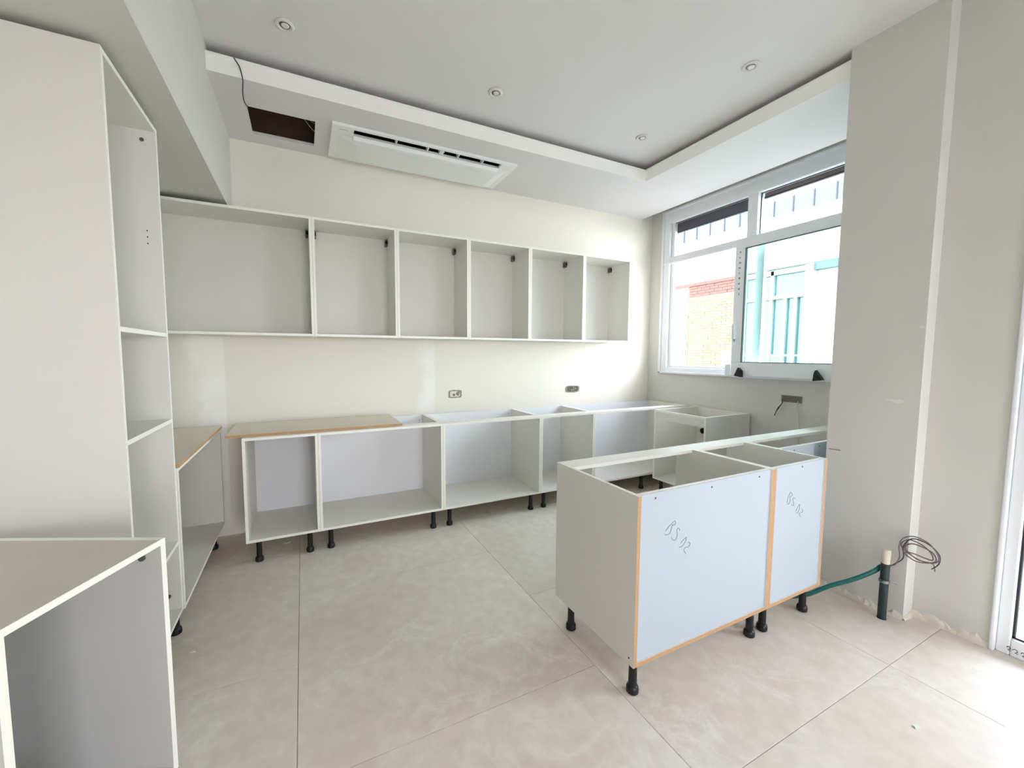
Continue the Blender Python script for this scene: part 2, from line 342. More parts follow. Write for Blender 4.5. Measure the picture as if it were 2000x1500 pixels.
# ------------------------------------------------------------------ kitchen window
win = sempty('window_1', 'white framed kitchen window with a slid-open lower sash')
X0, X1 = XR - .006, XR + .075
fr = MB().box(X0, X1, wy0, wy1, wz1 - .135, wz1, 'pvc').box(X0, X1, wy0, wy1, wz0, wz0 + .06, 'pvc').box(X0, X1, wy1 - .095, wy1, wz0 + .06, wz1 - .135, 'pvc').box(X0, X1, wy0, wy0 + .07, wz0 + .06, wz1 - .135, 'pvc')
fr.box(X0 - .014, X0, wy0 - .01, wy1 + .01, wz1 - .012, wz1 + .012, 'pvc').box(X0 - .012, X0, wy1 - .02, wy1 + .012, wz0 - .01, wz1, 'pvc').box(X0 - .012, X0, wy0 - .01, wy1 + .012, wz0 - .012, wz0 + .012, 'pvc')
fr = fr.obj('window_frame', win, bevel=.003)
box('transom', X0 - .008, X1, wy0 + .07, wy1 - .095, 2.505, 2.58, 'pvc', fr, bevel=.003); box('transom', X0 - .022, X0 - .008, wy0, wy1 - .03, 2.50, 2.525, 'pvc', fr, bevel=.002)
box('mullion', X0, X1, 2.435, 2.53, 2.58, wz1 - .135, 'pvc', fr, bevel=.003)
box('mullion', X0 + .03, X1, 2.37, 2.44, wz0 + .06, 2.505, 'pvc', fr, bevel=.003)
# inner beads and tracks
for a, b, c, d in ((3.40, 3.44, wz0 + .06, 2.505), (3.40, 3.44, 2.58, 2.97)): box('glazing_bead', X0 + .035, X1 - .005, a, b, c, d, 'pvc', fr, bevel=.002)
box('glazing_bead', X0 + .03, X1 - .01, 2.44, 3.40, wz0 + .06, wz0 + .085, 'pvc', fr, bevel=.002)
for a, b, zz0, zz1 in ((2.53, 3.44, 2.58, 2.97), (1.57, 2.435, 2.58, 2.97)):
    box('glass_pane', X0 + .05, X0 + .056, a, b, zz0, zz1, 'glass', fr)
    m = MB(); g = .006
    m.box(X0 + .044, X0 + .05, a, a + g, zz0, zz1, 'gasket').box(X0 + .044, X0 + .05, b - g, b, zz0, zz1, 'gasket').box(X0 + .044, X0 + .05, a, b, zz1 - g, zz1, 'gasket'); m.obj('gasket', fr)
for k, (a, b, z0_, z1_, mt) in enumerate(((2.53, 3.45, 2.865, 2.975, 'shut'), (1.57, 2.435, 2.925, 2.985, 'shutb'))):
    o = MB().box(X1 + .012, X1 + .03, a, b, z0_ + .014, z1_ + .1, mt).box(X1 + .008, X1 + .034, a, b, z0_ - .0, z0_ + .014, 'gasket').obj('roller_shutter', win, bevel=.002)
# sliding sash parked over the right half
SX0, SX1, sy0, sy1, sz0, sz1 = 3.80, 3.855, 1.50, 2.565, 1.245, 2.548
m = MB().box(SX0, SX1, sy0, sy1, sz1 - .092, sz1, 'pvc').box(SX0, SX1, sy0, sy1, sz0, sz0 + .13, 'pvc').box(SX0, SX1, sy1 - .098, sy1, sz0 + .13, sz1 - .092, 'pvc').box(SX0, SX1, sy0, sy0 + .098, sz0 + .13, sz1 - .092, 'pvc')
sash = m.obj('sliding_sash', win, bevel=.004)
box('glass_pane', SX0 + .022, SX0 + .03, sy0 + .098, sy1 - .098, sz0 + .13, sz1 - .092, 'gglass', sash)
m = MB(); y0, y1, z0, z1 = sy0 + .098, sy1 - .098, sz0 + .13, sz1 - .092
m.box(SX0 - .001, SX0 + .022, y0, y0 + .005, z0, z1, 'gasket').box(SX0 - .001, SX0 + .022, y1 - .005, y1, z0, z1, 'gasket').box(SX0 - .001, SX0 + .022, y0, y1, z1 - .005, z1, 'gasket').box(SX0 - .001, SX0 + .022, y0, y1, z0, z0 + .005, 'gasket')
m.obj('gasket', sash)
m = MB().box(SX0 - .028, SX0 - .018, 2.535, 2.553, 1.60, 1.74, 'pvc').box(SX0 - .02, SX0, 2.535, 2.553, 1.575, 1.60, 'pvc').lathe([(.012, -.012), (.012, 0)], (SX0 - .001, 2.544, 1.59), 'brass', 10, 'x')
m.obj('handle', sash, bevel=.002)
for yy, s in ((2.47, 1), (1.80, -1)):
    MB().prism([(yy - .035 * s, sz0 - .012), (yy + .035 * s, sz0 + .0), (yy + (.0 if s > 0 else .02), sz0 + .078), (yy - .03 * s, sz0 + .05)], SX0 - .035, SX0, 'x', 'black').obj('corner_cap', sash, label='black corner bracket')
m = MB(); rr = random.Random(3)
for i in range(9):
    z = 2.42 - i * .05; m.box(SX0 - .0006, SX0, 2.512 + rr.uniform(-.006, .006), 2.522 + rr.uniform(-.004, .006), z, z + rr.uniform(.008, .022), 'mort')
m.obj('grey_mark', sash)
box('track', SX1, X0, 1.50, 3.44, wz0 - .004, wz0 + .014, 'pvc', win, bevel=.002)
box('sash_stop', SX0 + .01, SX1 + .03, 2.575, 2.63, wz0 + .014, wz0 + .12, 'pvc', win, bevel=.003)
box('window_sill', X1, XR + .26, wy0 - .03, wy1 + .03, wz0 - .03, wz0, 'pvc', win)

# ------------------------------------------------------------------ glazed door on the right and unseen rear opening
dr = sempty('door_1', 'white framed glazed door at the right edge')
m = MB().box(XP2 - .012, XP2 + .11, DY1 - .018, DY1, 0, DZ, 'pvc')
m.box(XP2 + .012, XP2 + .09, DY1 - .062, DY1 - .018, .0, DZ, 'pvc').box(XP2 + .012, XP2 + .09, DY0, DY0 + .09, 0, DZ, 'pvc').box(XP2 + .012, XP2 + .09, DY0 + .09, DY1 - .062, 0, .085, 'pvc').box(XP2 + .012, XP2 + .09, DY0 + .09, DY1 - .062, DZ - .09, DZ, 'pvc')
df = m.obj('door_frame', dr, bevel=.006)
for a, b in ((DY0 + .09, DY1 - .062),):
    box('glass_pane', XP2 + .05, XP2 + .056, a, b, .085, DZ - .09, 'glass', df)
    g = .008; m = MB().box(XP2 + .03, XP2 + .05, a, a + g, .085, DZ - .09, 'gasket').box(XP2 + .03, XP2 + .05, b - g, b, .085, DZ - .09, 'gasket').box(XP2 + .03, XP2 + .05, a, b, .085, .085 + g, 'gasket'); m.obj('gasket', df)
m = MB(); rr = random.Random(9)
for i, y in enumerate((.588, .566, .544)):
    z = .022
    z += rr.uniform(0, .008); m.tube([(XP2 + .0115, y + rr.uniform(-.006, .006), z + .012), (XP2 + .0115, y - .006, z + .02), (XP2 + .0115, y - .012, z + .010), (XP2 + .0115, y - .005, z + .002), (XP2 + .0115, y - .014, z)], .0011, 'dark', 4, 3)
m.obj('pen_scribble', df)
rw = sempty('window_2', 'unseen framed opening in the rear wall, sized for the room light')  # out of view; its size sets how much light comes from behind
m = MB().box(rx0, rx1, YR - .12, YR - .05, rz0, rz0 + .07, 'pvc').box(rx0, rx1, YR - .12, YR - .05, rz1 - .07, rz1, 'pvc')
for x in (rx0, rx0 + .77, rx1 - .07): m.box(x, x + .07, YR - .12, YR - .05, rz0 + .07, rz1 - .07, 'pvc')
m.obj('window_frame', rw, bevel=.003)

# ------------------------------------------------------------------ cabinet builder
T = .018
def legs(root, spots, h):
    for x, y in spots:
        m = MB().lathe([(.022, 0), (.026, .004), (.0265, .022), (.023, .032), (.0185, .036), (.018, .04), (.017, h - .012), (.028, h - .008), (.028, h)], (0, 0, 0), 'black', 14)
        m.obj('leg', root, smooth=True, loc=(x, y, 0), label='black plastic adjustable leg')
def screw(root, x, y, z, axis='y', s=-1, r=.004):
    MB().lathe([(r, 0), (r, .0012)] if s > 0 else [(r, -.0012), (r, 0)], (x, y, z), 'bracket', 8, axis).obj('screw', root)
def cabinet(name, label, loc, rz, w, d, h0, h1, top='rails', shelves=(), legspots=None, group=None, back_raw=False, back_in=.004, sides=(1, 1), face='mel', rail=.10, bottom=True, brackets=False, backrail=False, shelf_mat=None, backm='bback'):
    """x across 0..w, open front at y=0, back at y=d, box from h0 to h1"""
    r = thing(name, label, 'cabinet', loc, rz, group)
    yb = 'raw' if back_raw else face
    if sides[0]: box('side_panel', 0, T, 0, d, h0, h1, face, r, ym='edge', zp='edge', zm='raw' if back_raw else 'edge', yp=yb)
    if sides[1]: box('side_panel', w - T, w, 0, d, h0, h1, face, r, ym='edge', zp='edge', zm='edge', yp=yb)
    i0, i1 = T if sides[0] else 0, w - T if sides[1] else w
    if bottom: box('bottom_panel', i0, i1, 0.0005, d, h0, h0 + T, face, r, ym='edge', yp=yb, zm='mel')
    box('back_panel', i0, i1, d - back_in - .004, d - back_in, h0 + T if back_raw else h0 + T, h1 - .001, backm, r)
    bi = d - back_in - .0045
    if top == 'full': box('top_panel', i0, i1, .0005, bi, h1 - T, h1, face, r, ym='edge')
    elif top == 'rails':
        box('top_rail', i0, i1, .0005, rail, h1 - T, h1, 'edge', r, ym='edge')
        if backrail: box('top_rail', i0, i1, bi - T, bi, h1 - .09, h1, 'mel', r, zp='edge')
    for z in shelves: box('shelf', i0, i1, .0005, bi, z, z + T, shelf_mat or face, r, ym='edge')
    if brackets:
        for x in ((i0 + .0005, i0 + .02), (i1 - .02, i1 - .0005)):
            MB().box(x[0], x[1], bi - .052, bi - .002, h1 - T - .062, h1 - T - .01, 'bracket').box(x[0] - 0, x[1], bi - .056, bi - .052, h1 - T - .045, h1 - T - .02, 'black').obj('hanging_bracket', r, bevel=.002)
    if legspots: legs(r, legspots, h0)
    return r

# wall cabinets over the back run
UZ0, UZ1, UY = 1.5774, 2.4646, 3.366
ux = [-1.15, .0871, .7169, 1.3491, 1.9786, 2.6201, 3.2425]
ul = ['extra-wide open wall cabinet at the left, beneath the boxed beam', 'open wall cabinet immediately right of the extra-wide one', 'third open wall cabinet from the left, above the plaster repair', 'fourth open wall cabinet from the left, over the left socket hole', 'fifth open wall cabinet, second from the window end', 'last open wall cabinet on the right, nearest the window']
for i in range(6):
    cabinet('wall_cabinet', ul[i], (ux[i] + .0006, UY, 0), 0, ux[i + 1] - ux[i] - .0012, YW - UY - .001, UZ0, UZ1, top='full', group='open wall cabinets in a row', back_in=.012, brackets=True, backm='mel')

# base cabinets of the back run
BZ0, BZ1, BY, BD = .1600, .8810, 3.0944, .566
bx = [-.3827, .0805, 1.0122, 1.9495, 2.5647, 3.885]
bl = ['narrow open base cabinet at the left end under the loose board', 'wide open base cabinet half under the loose board', 'wide open base cabinet below the left socket hole', 'narrow open base cabinet below the right socket hole']
for i in range(4):
    w = bx[i + 1] - bx[i] - .0012
    ls = [(.07, .06), (w - .07, .06), (.07, BD - .08), (w - .07, BD - .08)]
    r = cabinet('base_cabinet', bl[i], (bx[i] + .0006, BY, 0), 0, w, BD, BZ0, BZ1, legspots=ls, group='open base cabinets along the back wall')
    screw(r, w - T - .03, BD - .0085, BZ1 - .05, 'y', -1)
w = bx[5] - bx[4] - .0012
r = cabinet('base_cabinet', 'long blind corner base cabinet running to the window wall', (bx[4] + .0006, BY, 0), 0, w, BD, BZ0, BZ1, legspots=[(.07, .06), (.70, .06), (.07, BD - .08), (w - .07, BD - .08)], group='open base cabinets along the back wall')
# sink cabinet on the window wall
r = cabinet('base_cabinet', 'base cabinet under the window with a dark drain hole in its back', (3.257, 2.992, 0), -math.pi / 2, .588, .635, BZ0, BZ1, legspots=[(.06, .06), (.528, .06), (.06, .56), (.528, .56)], rail=.018, backm='mel')
box('front_rail', T, .588 - T, .0006, T, BZ1 - .095, BZ1 - T, 'mel', r)
MB().lathe([(.030, -.012), (.030, 0), (.022, .0), (.022, -.02)], (.095, .6265, .625), 'black', 16, 'y').obj('drain_outlet', r, smooth=True, label='dark drain outlet')
screw(r, .55, .6265, .84, 'y', -1)
# left run
cabinet('base_cabinet', 'open base cabinet against the left wall behind the tall cabinet', (-.5713, 2.4245, 0), math.pi / 2, 1.138, .58, BZ0, BZ1, legspots=[(.07, .06), (1.07, .06), (.07, .5), (1.07, .5)])
m = bpy.data.objects[-1] if False else None
# tall cabinet
tall = cabinet('tall_cabinet', 'tall open shelf cabinet reaching up to the boxed beam', (-.5788, 1.8484, 0), math.pi / 2, .575, .585, .1593, 2.471, top='full', shelves=(1.5224, 1.1119, .5049), legspots=[(.08, .10), (.495, .10), (.08, .5), (.495, .5)])
for z in (2.009, 1.98, 1.951): MB().lathe([(.003, -.0006), (.003, 0)], (.575 - T, .05, z), 'dark', 8, 'x').obj('shelf_pin_hole', tall)
MB().lathe([(.008, -.005), (.008, 0)], (.575 - T, .05, 2.411), 'bracket', 12, 'x').obj('cam_fitting', tall)
MB().lathe([(.010, -.006), (.010, 0)], (.575 - T, .05, .25), 'bracket', 12, 'x').obj('cam_fitting', tall)
# low cabinet in the near left corner, standing askew
nr = math.atan2(.378, .174)
near = cabinet('base_cabinet', 'low open cabinet standing askew in the near left foreground', (-.578, 1.129, 0), nr, .430, .56, .12, BZ1, face='gmel', top='none', legspots=[(.06, .06), (.37, .06), (.06, .5), (.37, .5)])
box('top_panel', T, .430 - T, 0.0005, .5555, BZ1 - T, BZ1, 'topn', near, ym='edge')
MB().lathe([(.009, -.008), (.009, 0)], (.430 - T, .055, .826), 'bracket', 12, 'x').box(.430 - T - .012, .430 - T - .001, .045, .065, .836, .8625, 'bracket').obj('cam_fitting', near)
# peninsula: three cabinets back to the viewer, open towards the back wall
PZ0, PZ1, PY0, PY1 = .158, .8823, 1.157, 1.723
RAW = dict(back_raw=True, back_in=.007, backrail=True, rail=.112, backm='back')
TXT_A = [[(1.352, 0.707), (1.367, 0.721), (1.386, 0.732), (1.403, 0.741), (1.41, 0.735), (1.406, 0.724), (1.391, 0.726), (1.386, 0.712), (1.381, 0.697), (1.367, 0.688), (1.348, 0.692)], [(1.439, 0.692), (1.435, 0.701), (1.427, 0.706), (1.419, 0.697), (1.423, 0.679), (1.419, 0.663), (1.408, 0.655), (1.394, 0.664), (1.388, 0.674)], [(1.447, 0.636), (1.46, 0.645), (1.477, 0.653)], [(1.48, 0.657), (1.477, 0.639), (1.464, 0.625), (1.448, 0.617), (1.438, 0.619)], [(1.493, 0.632), (1.504, 0.624), (1.504, 0.615), (1.494, 0.608), (1.479, 0.609), (1.469, 0.604), (1.471, 0.594), (1.481, 0.58)]]
TXT_B = [[(2.222, 0.69), (2.231, 0.715), (2.25, 0.741), (2.268, 0.723), (2.259, 0.718), (2.245, 0.716), (2.249, 0.695), (2.236, 0.679), (2.224, 0.684)], [(2.298, 0.696), (2.285, 0.706), (2.273, 0.702), (2.28, 0.684), (2.284, 0.663), (2.264, 0.671)], [(2.307, 0.63), (2.323, 0.648), (2.339, 0.663)], [(2.339, 0.663), (2.339, 0.639), (2.326, 0.618), (2.311, 0.62)], [(2.365, 0.633), (2.371, 0.619), (2.362, 0.613), (2.342, 0.613), (2.345, 0.601), (2.357, 0.587)]]
def pen(label, x0, x1, ys, txt, screws, lsp):
    w, d = x1 - x0, PY1 - ys
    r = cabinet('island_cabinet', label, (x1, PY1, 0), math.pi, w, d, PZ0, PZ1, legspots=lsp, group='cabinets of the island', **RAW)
    if txt:
        m = MB(); yy = d - .007
        for st in txt: m.tube([(x1 - x, yy + .0003, z) for x, z in st], .0014, 'pencil', 4, 3, 1)
        m.obj('pencil_writing', r, label='pencil note reading BS 02')
    for x, z in screws: MB().lathe([(.005, 0), (.005, .0012)], (x1 - x, d - .007, z), 'bracket', 8, 'y').obj('screw', r)
    return r
wA = 2.0905 - 1.186
r = pen('wide island cabinet with its free left end and pencilled back', 1.186, 2.0905, PY0, TXT_A, [(1.288, .859), (1.634, .856), (1.979, .857)], [(wA - .05, .515), (wA - .05, .075), (.055, .515), (.055, .075)])
MB().lathe([(.004, 0), (.004, .001)], (wA, .54, PZ0 + .03), 'dark', 8, 'x').obj('screw_hole', r)
w2 = 2.5735 - 2.092
pen('narrow pencilled island cabinet in the middle, beside the hose', 2.092, 2.5735, PY0, TXT_B, [(2.344, .863)], [(w2 - .05, .515), (w2 - .05, .075), (.06, .515), (.06, .075)])
pen('shallower island cabinet half hidden behind the wall corner', 2.575, 3.885, 1.393, None, [(2.72, .86), (3.0, .86)], [(.06, .06), (1.25, .06), (.06, .27), (1.25, .27)])

# loose boards lying on the carcasses
def board(label, x0, x1, y0, y1, z, raw, name='worktop_board'):
    o = MB().box(x0, x1, y0, y1, z, z + .018, 'ply', ym='raw', yp='raw', xm='raw', xp='raw', zm='raw').obj(name, bevel=.0006)
    o['label'] = label; o['category'] = 'board'; return o
board('loose raw-edged board resting on the two leftmost back base cabinets', -.480, .692, 3.142, 3.665, BZ1 + .0005, 'f')
board('raw-edged board covering the base cabinet on the left wall', -1.16, -.566, 2.43, 3.60, BZ1 + .0005, 'f')

# ------------------------------------------------------------------ air conditioner
ac = thing('air_conditioner', 'white one-way cassette air conditioner set in the lowered ceiling', 'air conditioner', (.231, 3.124, ZS))
W_, D_ = 1.472, .515
z = -.022
m = MB(); sx0, sx1, s0, s1 = .150, 1.335, .030, .112
m.box(0, W_, 0, s0, z, -.0005, 'acw').box(0, W_, s1, D_, z, -.0005, 'acw').box(0, sx0, s0, s1, z, -.0005, 'acw').box(sx1, W_, s0, s1, z, -.0005, 'acw')
m.obj('body', ac, bevel=.004)
m = MB().box(sx0 - .01, sx1 + .01, s0 - .005, s0 - .001, 0.0005, .1, 'dark').box(sx0 - .01, sx1 + .01, s1 + .04, s1 + .044, 0.0005, .1, 'dark').box(sx0 - .01, sx1 + .01, s0 - .001, s1 + .04, .1, .104, 'dark').box(sx0 - .014, sx0 - .01, s0 - .005, s1 + .044, 0.0005, .104, 'dark').box(sx1 + .01, sx1 + .014, s0 - .005, s1 + .044, 0.0005, .104, 'dark')
# throat must stay within the ceiling opening
for i, v in enumerate(m.v): m.v[i] = (v[0], v[1] + .022 if v[1] < s1 else v[1], v[2])
m.obj('air_throat', ac)
for x in (.455, .70, .955, 1.17): box('vane', x, x + .008, s0 + .02, s1 - .002, -.018, .03, 'acw', ac)
box('vane', .80, .835, s0 + .02, s1 - .008, -.016, .03, 'acw', ac)
MB().prism([(s1 - .012, -.024), (s1 + .002, -.048), (s1 + .030, -.052), (s1 + .046, -.0225)], sx0, sx1, 'x', 'acw').obj('louver', ac, bevel=.002)
m = MB(); pz = z - .022; b = len(m.v); i = m.mi('acw')
ring = lambda x0, x1, y0, y1, zz: [(x0, y0, zz), (x1, y0, zz), (x1, y1, zz), (x0, y1, zz)]
m.v += ring(.05, 1.42, .135, D_ - .02, z - .0005) + ring(.19, 1.345, .20, D_ - .045, pz) + ring(.20, 1.335, .205, D_ - .05, pz + .0)
for k in (0, 1):
    for j in range(4):
        q = (j + 1) % 4; m.f.append((b + 4 * k + j, b + 4 * k + q, b + 4 * k + 4 + q, b + 4 * k + 4 + j)); m.m.append(i)
m.f.append((b + 8, b + 9, b + 10, b + 11)); m.m.append(i); m.f.append((b + 3, b + 2, b + 1, b)); m.m.append(i)
m.obj('intake_grille', ac)
m = MB()
for k, wv in enumerate((.008, .006, .009, .006, .007, .008, .007)): m.box(.735 + k * .011, .735 + k * .011 + wv, .150, .156, z - .0055, z - .0015, 'mort')
m.obj('maker_mark', ac, label='small illegible grey maker mark')
m = MB()
for k in range(5): m.box(.05 + k * .012, .058 + k * .012, .05, .054, z - .0012, z, 'mort')
m.obj('maker_mark', ac)

# ------------------------------------------------------------------ recessed spotlights
sp = None
spl = ['recessed ceiling spotlight nearest the left, above the ceiling hatch', 'recessed ceiling spotlight in the middle, above the air conditioner', 'recessed ceiling spotlight farthest away near the cove corner', 'recessed ceiling spotlight on the right, nearest the window wall']
for i, (x, y) in enumerate(((-.036, 2.572), (1.229, 2.577), (2.548, 2.562), (2.531, 1.668))):
    if i == 0:
        r = thing('spotlight', spl[0], 'spotlight', (x, y, ZC), 0, 'recessed spotlights in the ceiling')
        MB().lathe([(.026, -.0005), (.047, -.0005), (.049, -.004), (.045, -.009), (.036, -.011), (.030, -.007), (.027, -.0008)], (0, 0, 0), 'ceil', 28).obj('trim_ring', r, smooth=True)
        MB().lathe([(.0255, -.0055), (.0255, -.0005)], (0, 0, 0), 'bracket', 24).obj('reflector', r, smooth=True)
        MB().lathe([(.016, -.0105), (.020, -.006), (.020, -.0056)], (.003, -.002, 0), 'lamp', 20).obj('lamp_lens', r, smooth=True)
        sp = r
    else:
        r = sp.copy(); COL.objects.link(r); r.location = (x, y, ZC); r['label'] = spl[i]
        for c in list(sp.children):
            k = c.copy(); COL.objects.link(k); k.parent = r

# ------------------------------------------------------------------ cable out of the cove into the hatch
o = MB().tube([(-.315, 2.96, 3.165), (-.315, 2.915, 3.178), (-.308, 2.897, 3.160), (-.285, 2.89, 3.12), (-.272, 2.895, 3.06), (-.276, 2.93, 3.04), (-.284, 3.0, 3.035), (-.288, 3.10, 3.04), (-.280, 3.19, 3.06), (-.272, 3.215, 3.09), (-.262, 3.24, 3.16), (-.25, 3.3, 3.2)], .0035, 'wired').obj('cable', smooth=True)
o['label'] = 'dark thin cable hanging from the cove into the ceiling hatch'; o['category'] = 'cable'
o = MB().tube([(-.05, 3.23, 3.3), (.0, 3.27, 3.18), (.07, 3.33, 3.12), (.125, 3.40, 3.10), (.16, 3.43, 3.14)], .002, 'wirew').tube([(-.02, 3.30, 3.3), (.05, 3.30, 3.17), (.12, 3.31, 3.11), (.16, 3.33, 3.15)], .002, 'wirew').obj('wire', smooth=True)
o['label'] = 'thin pale wires crossing inside the ceiling hatch'; o['category'] = 'wire'

# ------------------------------------------------------------------ wall boxes
def recess(label, x0, x1, z0, z1, seed, fill):
    """rough chased socket hole: ragged collar and lumpy mortar, proud of the paint by a millimetre or two"""
    rr = random.Random(seed); t = thing('socket_hole', label, 'socket hole', ((x0 + x1) / 2, YW, (z0 + z1) / 2), 0, 'socket holes in the back wall')
    w, h = (x1 - x0) / 2, (z1 - z0) / 2
    def loop(s, dy, j): return [(s * w * math.copysign(min(1, abs(1.25 * math.cos(a))), math.cos(a)) + rr.uniform(-j, j), dy, s * h * math.copysign(min(1, abs(1.25 * math.sin(a))), math.sin(a)) + rr.uniform(-j, j)) for a in [2 * math.pi * i / 28 for i in range(28)]]
    m = MB(); m.v += loop(1.0, -.0006, .004) + loop(.97, -.004, .003) + loop(.80, -.0045, .004) + loop(.76, -.0008, .002)
    i = m.mi('mort')
    for k in range(3):
        for j in range(28): q = (j + 1) % 28; m.f.append((k * 28 + j, k * 28 + q, k * 28 + 28 + q, k * 28 + 28 + j)); m.m.append(i)
    m.obj('mortar_collar', t)
    m = MB(); m.box(-w * .8, w * .8, -.0016, -.0007, -h * .8, h * .8, fill); m.obj('back_box', t)
    m = MB()
    for k in range(5):
        a = rr.uniform(-.6, .6) * w; c = rr.uniform(-.5, .5) * h; m.lathe([(.002, -.010), (.011, -.006), (.014, -.0018)], (a, 0, c), 'mort', 7, 'y')
    m.obj('mortar_lump', t)
recess('chipped socket hole with pale filling, left one on the back wall', 1.274, 1.408, 1.016, 1.092, 1, 'conc')
recess('chipped darker socket hole, right one on the back wall', 2.655, 2.845, 1.018, 1.092, 5, 'bracket')
jb = thing('junction_box', 'grey flush junction box with loose wires under the window', 'junction box', (XR, 2.055, 1.056))
MB().box(-.0025, -.0005, -.087, .087, -.031, .031, 'mort').obj('box_rim', jb, bevel=.0008)
MB().box(-.0035, -.0026, -.078, .078, -.025, .025, 'bracket').obj('box_cover', jb)
m = MB(); m.tube([(-.004, .07, -.012), (-.03, .058, -.04), (-.05, .085, -.09), (-.056, .105, -.16)], .0035, 'wired').tube([(-.004, .066, -.014), (-.035, .05, -.05), (-.05, .07, -.11), (-.056, .09, -.165)], .0035, 'wirew').tube([(-.004, .072, -.01), (-.028, .066, -.05), (-.04, .10, -.12)], .003, 'wired'); m.obj('wire', jb, smooth=True)
m = MB(); m.tube([(-.004, -.055, -.015), (-.02, -.057, -.05), (-.02, -.072, -.12), (-.018, -.078, -.2), (-.015, -.078, -.45)], .004, 'wirew'); m.obj('wire', jb, smooth=True)
# small patched blob under the wall cabinets
rr = random.Random(2); pts = [(1.055 + .05 * math.cos(a) * (1 + rr.uniform(-.1, .15)), 1.515 + .035 * math.sin(a) * (1 + rr.uniform(-.1, .15))) for a in [2 * math.pi * i / 18 for i in range(18)]]
MB().prism(pts, YW - .0015, YW - .0002, 'y', 'blob').obj('filler_blob', wb)

# ------------------------------------------------------------------ waste pipe, hose and coiled wires
pp = thing('waste_pipe', 'short dark green waste pipe standing by the right wall', 'pipe', (2.838, .98, 0))
MB().lathe([(.021, 0), (.021, .004), (.019, .006), (.019, .312)], (0, 0, 0), 'pipe', 18).obj('pipe_tube', pp, smooth=True)
MB().lathe([(.017, .3125), (.018, .34), (.020, .385), (.016, .392)], (0, 0, 0), 'cap', 14).obj('foam_plug', pp, smooth=True)
m = MB().lathe([(.0195, .205), (.024, .207), (.024, .221), (.0195, .223)], (0, 0, 0), 'brass', 18).box(.018, .04, -.006, .006, .207, .221, 'brass').box(-.045, -.02, -.004, .004, .216, .221, 'brass').tube([(.02, -.015, .214), (.035, -.03, .208), (.05, -.035, .196)], .0025, 'brass'); m.obj('pipe_clamp', pp)
o = MB().tube([(2.56, 1.30, .016), (2.62, 1.24, .045), (2.69, 1.165, .12), (2.76, 1.08, .19), (2.825, 1.02, .252), (2.86, 1.008, .275), (2.885, .99, .282)], .0125, 'teal', 10, 4, .6).obj('hose', smooth=True)
o['label'] = 'teal hose running from behind the pipe to under the island'; o['category'] = 'hose'
COIL = [[2.87, 0.949, 0.321], [2.872, 0.937, 0.361], [2.873, 0.943, 0.415], [2.875, 0.932, 0.465], [2.877, 0.89, 0.494], [2.878, 0.838, 0.483], [2.88, 0.811, 0.454], [2.882, 0.794, 0.415], [2.883, 0.808, 0.387], [2.885, 0.847, 0.373], [2.887, 0.887, 0.381], [2.888, 0.923, 0.401], [2.89, 0.942, 0.429], [2.892, 0.913, 0.464], [2.893, 0.864, 0.457], [2.895, 0.829, 0.429], [2.897, 0.82, 0.394], [2.898, 0.85, 0.39], [2.9, 0.902, 0.394], [2.902, 0.93, 0.38], [2.903, 0.885, 0.356], [2.905, 0.834, 0.369], [2.907, 0.811, 0.393], [2.908, 0.825, 0.427], [2.91, 0.869, 0.441], [2.912, 0.909, 0.439], [2.913, 0.932, 0.406], [2.915, 0.885, 0.364], [2.917, 0.832, 0.367], [2.918, 0.82, 0.359]]
o = MB().tube([(2.8925, .982, .282), (2.888, .97, .295), (2.878, .958, .305)] + COIL + [(2.918, .815, .33)], .0030, 'wire').tube([(2.8965, .983, .284), (2.886, .962, .305), (2.878, .925, .36), (2.884, .93, .42), (2.89, .90, .475), (2.895, .84, .47), (2.90, .80, .43), (2.905, .80, .38), (2.91, .825, .34)], .0028, 'wired').obj('wire_coil', smooth=True)
o['label'] = 'loose coil of thin grey wires beside the waste pipe'; o['category'] = 'wire'

# ------------------------------------------------------------------ crumbs on the floor
def flake(label, x, y, s, seed):
    rr = random.Random(seed); pts = [(x + s * math.cos(a) * rr.uniform(.5, 1.2), y + .6 * s * math.sin(a) * rr.uniform(.5, 1.2)) for a in [2 * math.pi * i / 9 for i in range(9)]]
    o = MB().prism(pts, .0006, .004, 'z', 'flake').obj('plaster_chip'); o['label'] = label; o['category'] = 'debris'; o['group'] = 'plaster chips on the floor'
flake('plaster chip lying alone on the floor in front of the glazed door', 2.116, .604, .018, 1)
flake('plaster chip on the floor under the leftmost back base cabinet', -.152, 3.376, .022, 2)
flake('plaster chip on the floor by the foot of the tall cabinet', -.52, 2.30, .014, 3)

# ------------------------------------------------------------------ outside
pt = MB().box(5.2, 5.3, -4.0, 1.15, -.04, 1.08, 'parapet').obj('parapet'); struct(pt, 'grey parapet added outside the glazed door to cut low skylight')  # added to cut low skylight; also gives the grey behind the door glass
up = MB().box(XP2 + .225, 5.3, -4.0, 1.15, 2.95, 3.12, 'ground').obj('door_baffle'); struct(up, 'unseen slab added above the glazed door to cut its skylight')  # unseen slab, added so less sky lights the floor by the door
ev = MB().box(XR + .222, XR + .90, 1.2, 4.2, 3.16, 3.30, 'fac').obj('baffle'); struct(ev, 'eave added above the kitchen window to cut steep skylight')  # unseen overhang, added to keep steep skylight off the back wall
g = MB().box(-30, 60, -40, 60, -3.8, -3.6, 'ground').obj('ground'); struct(g, 'pale street paving far below')
bal = MB().box(XP2 + .22, 6.2, -4.0, 1.2, -.25, -.04, 'ground').obj('balcony'); struct(bal, 'balcony slab outside the glazed door')
bd = thing('apartment_building', 'pale building with brick wall and glazed front seen through the window', 'building', (10.0, 7.0, -3.6))
OX, OY, OZ = 10.0, 7.0, -3.6
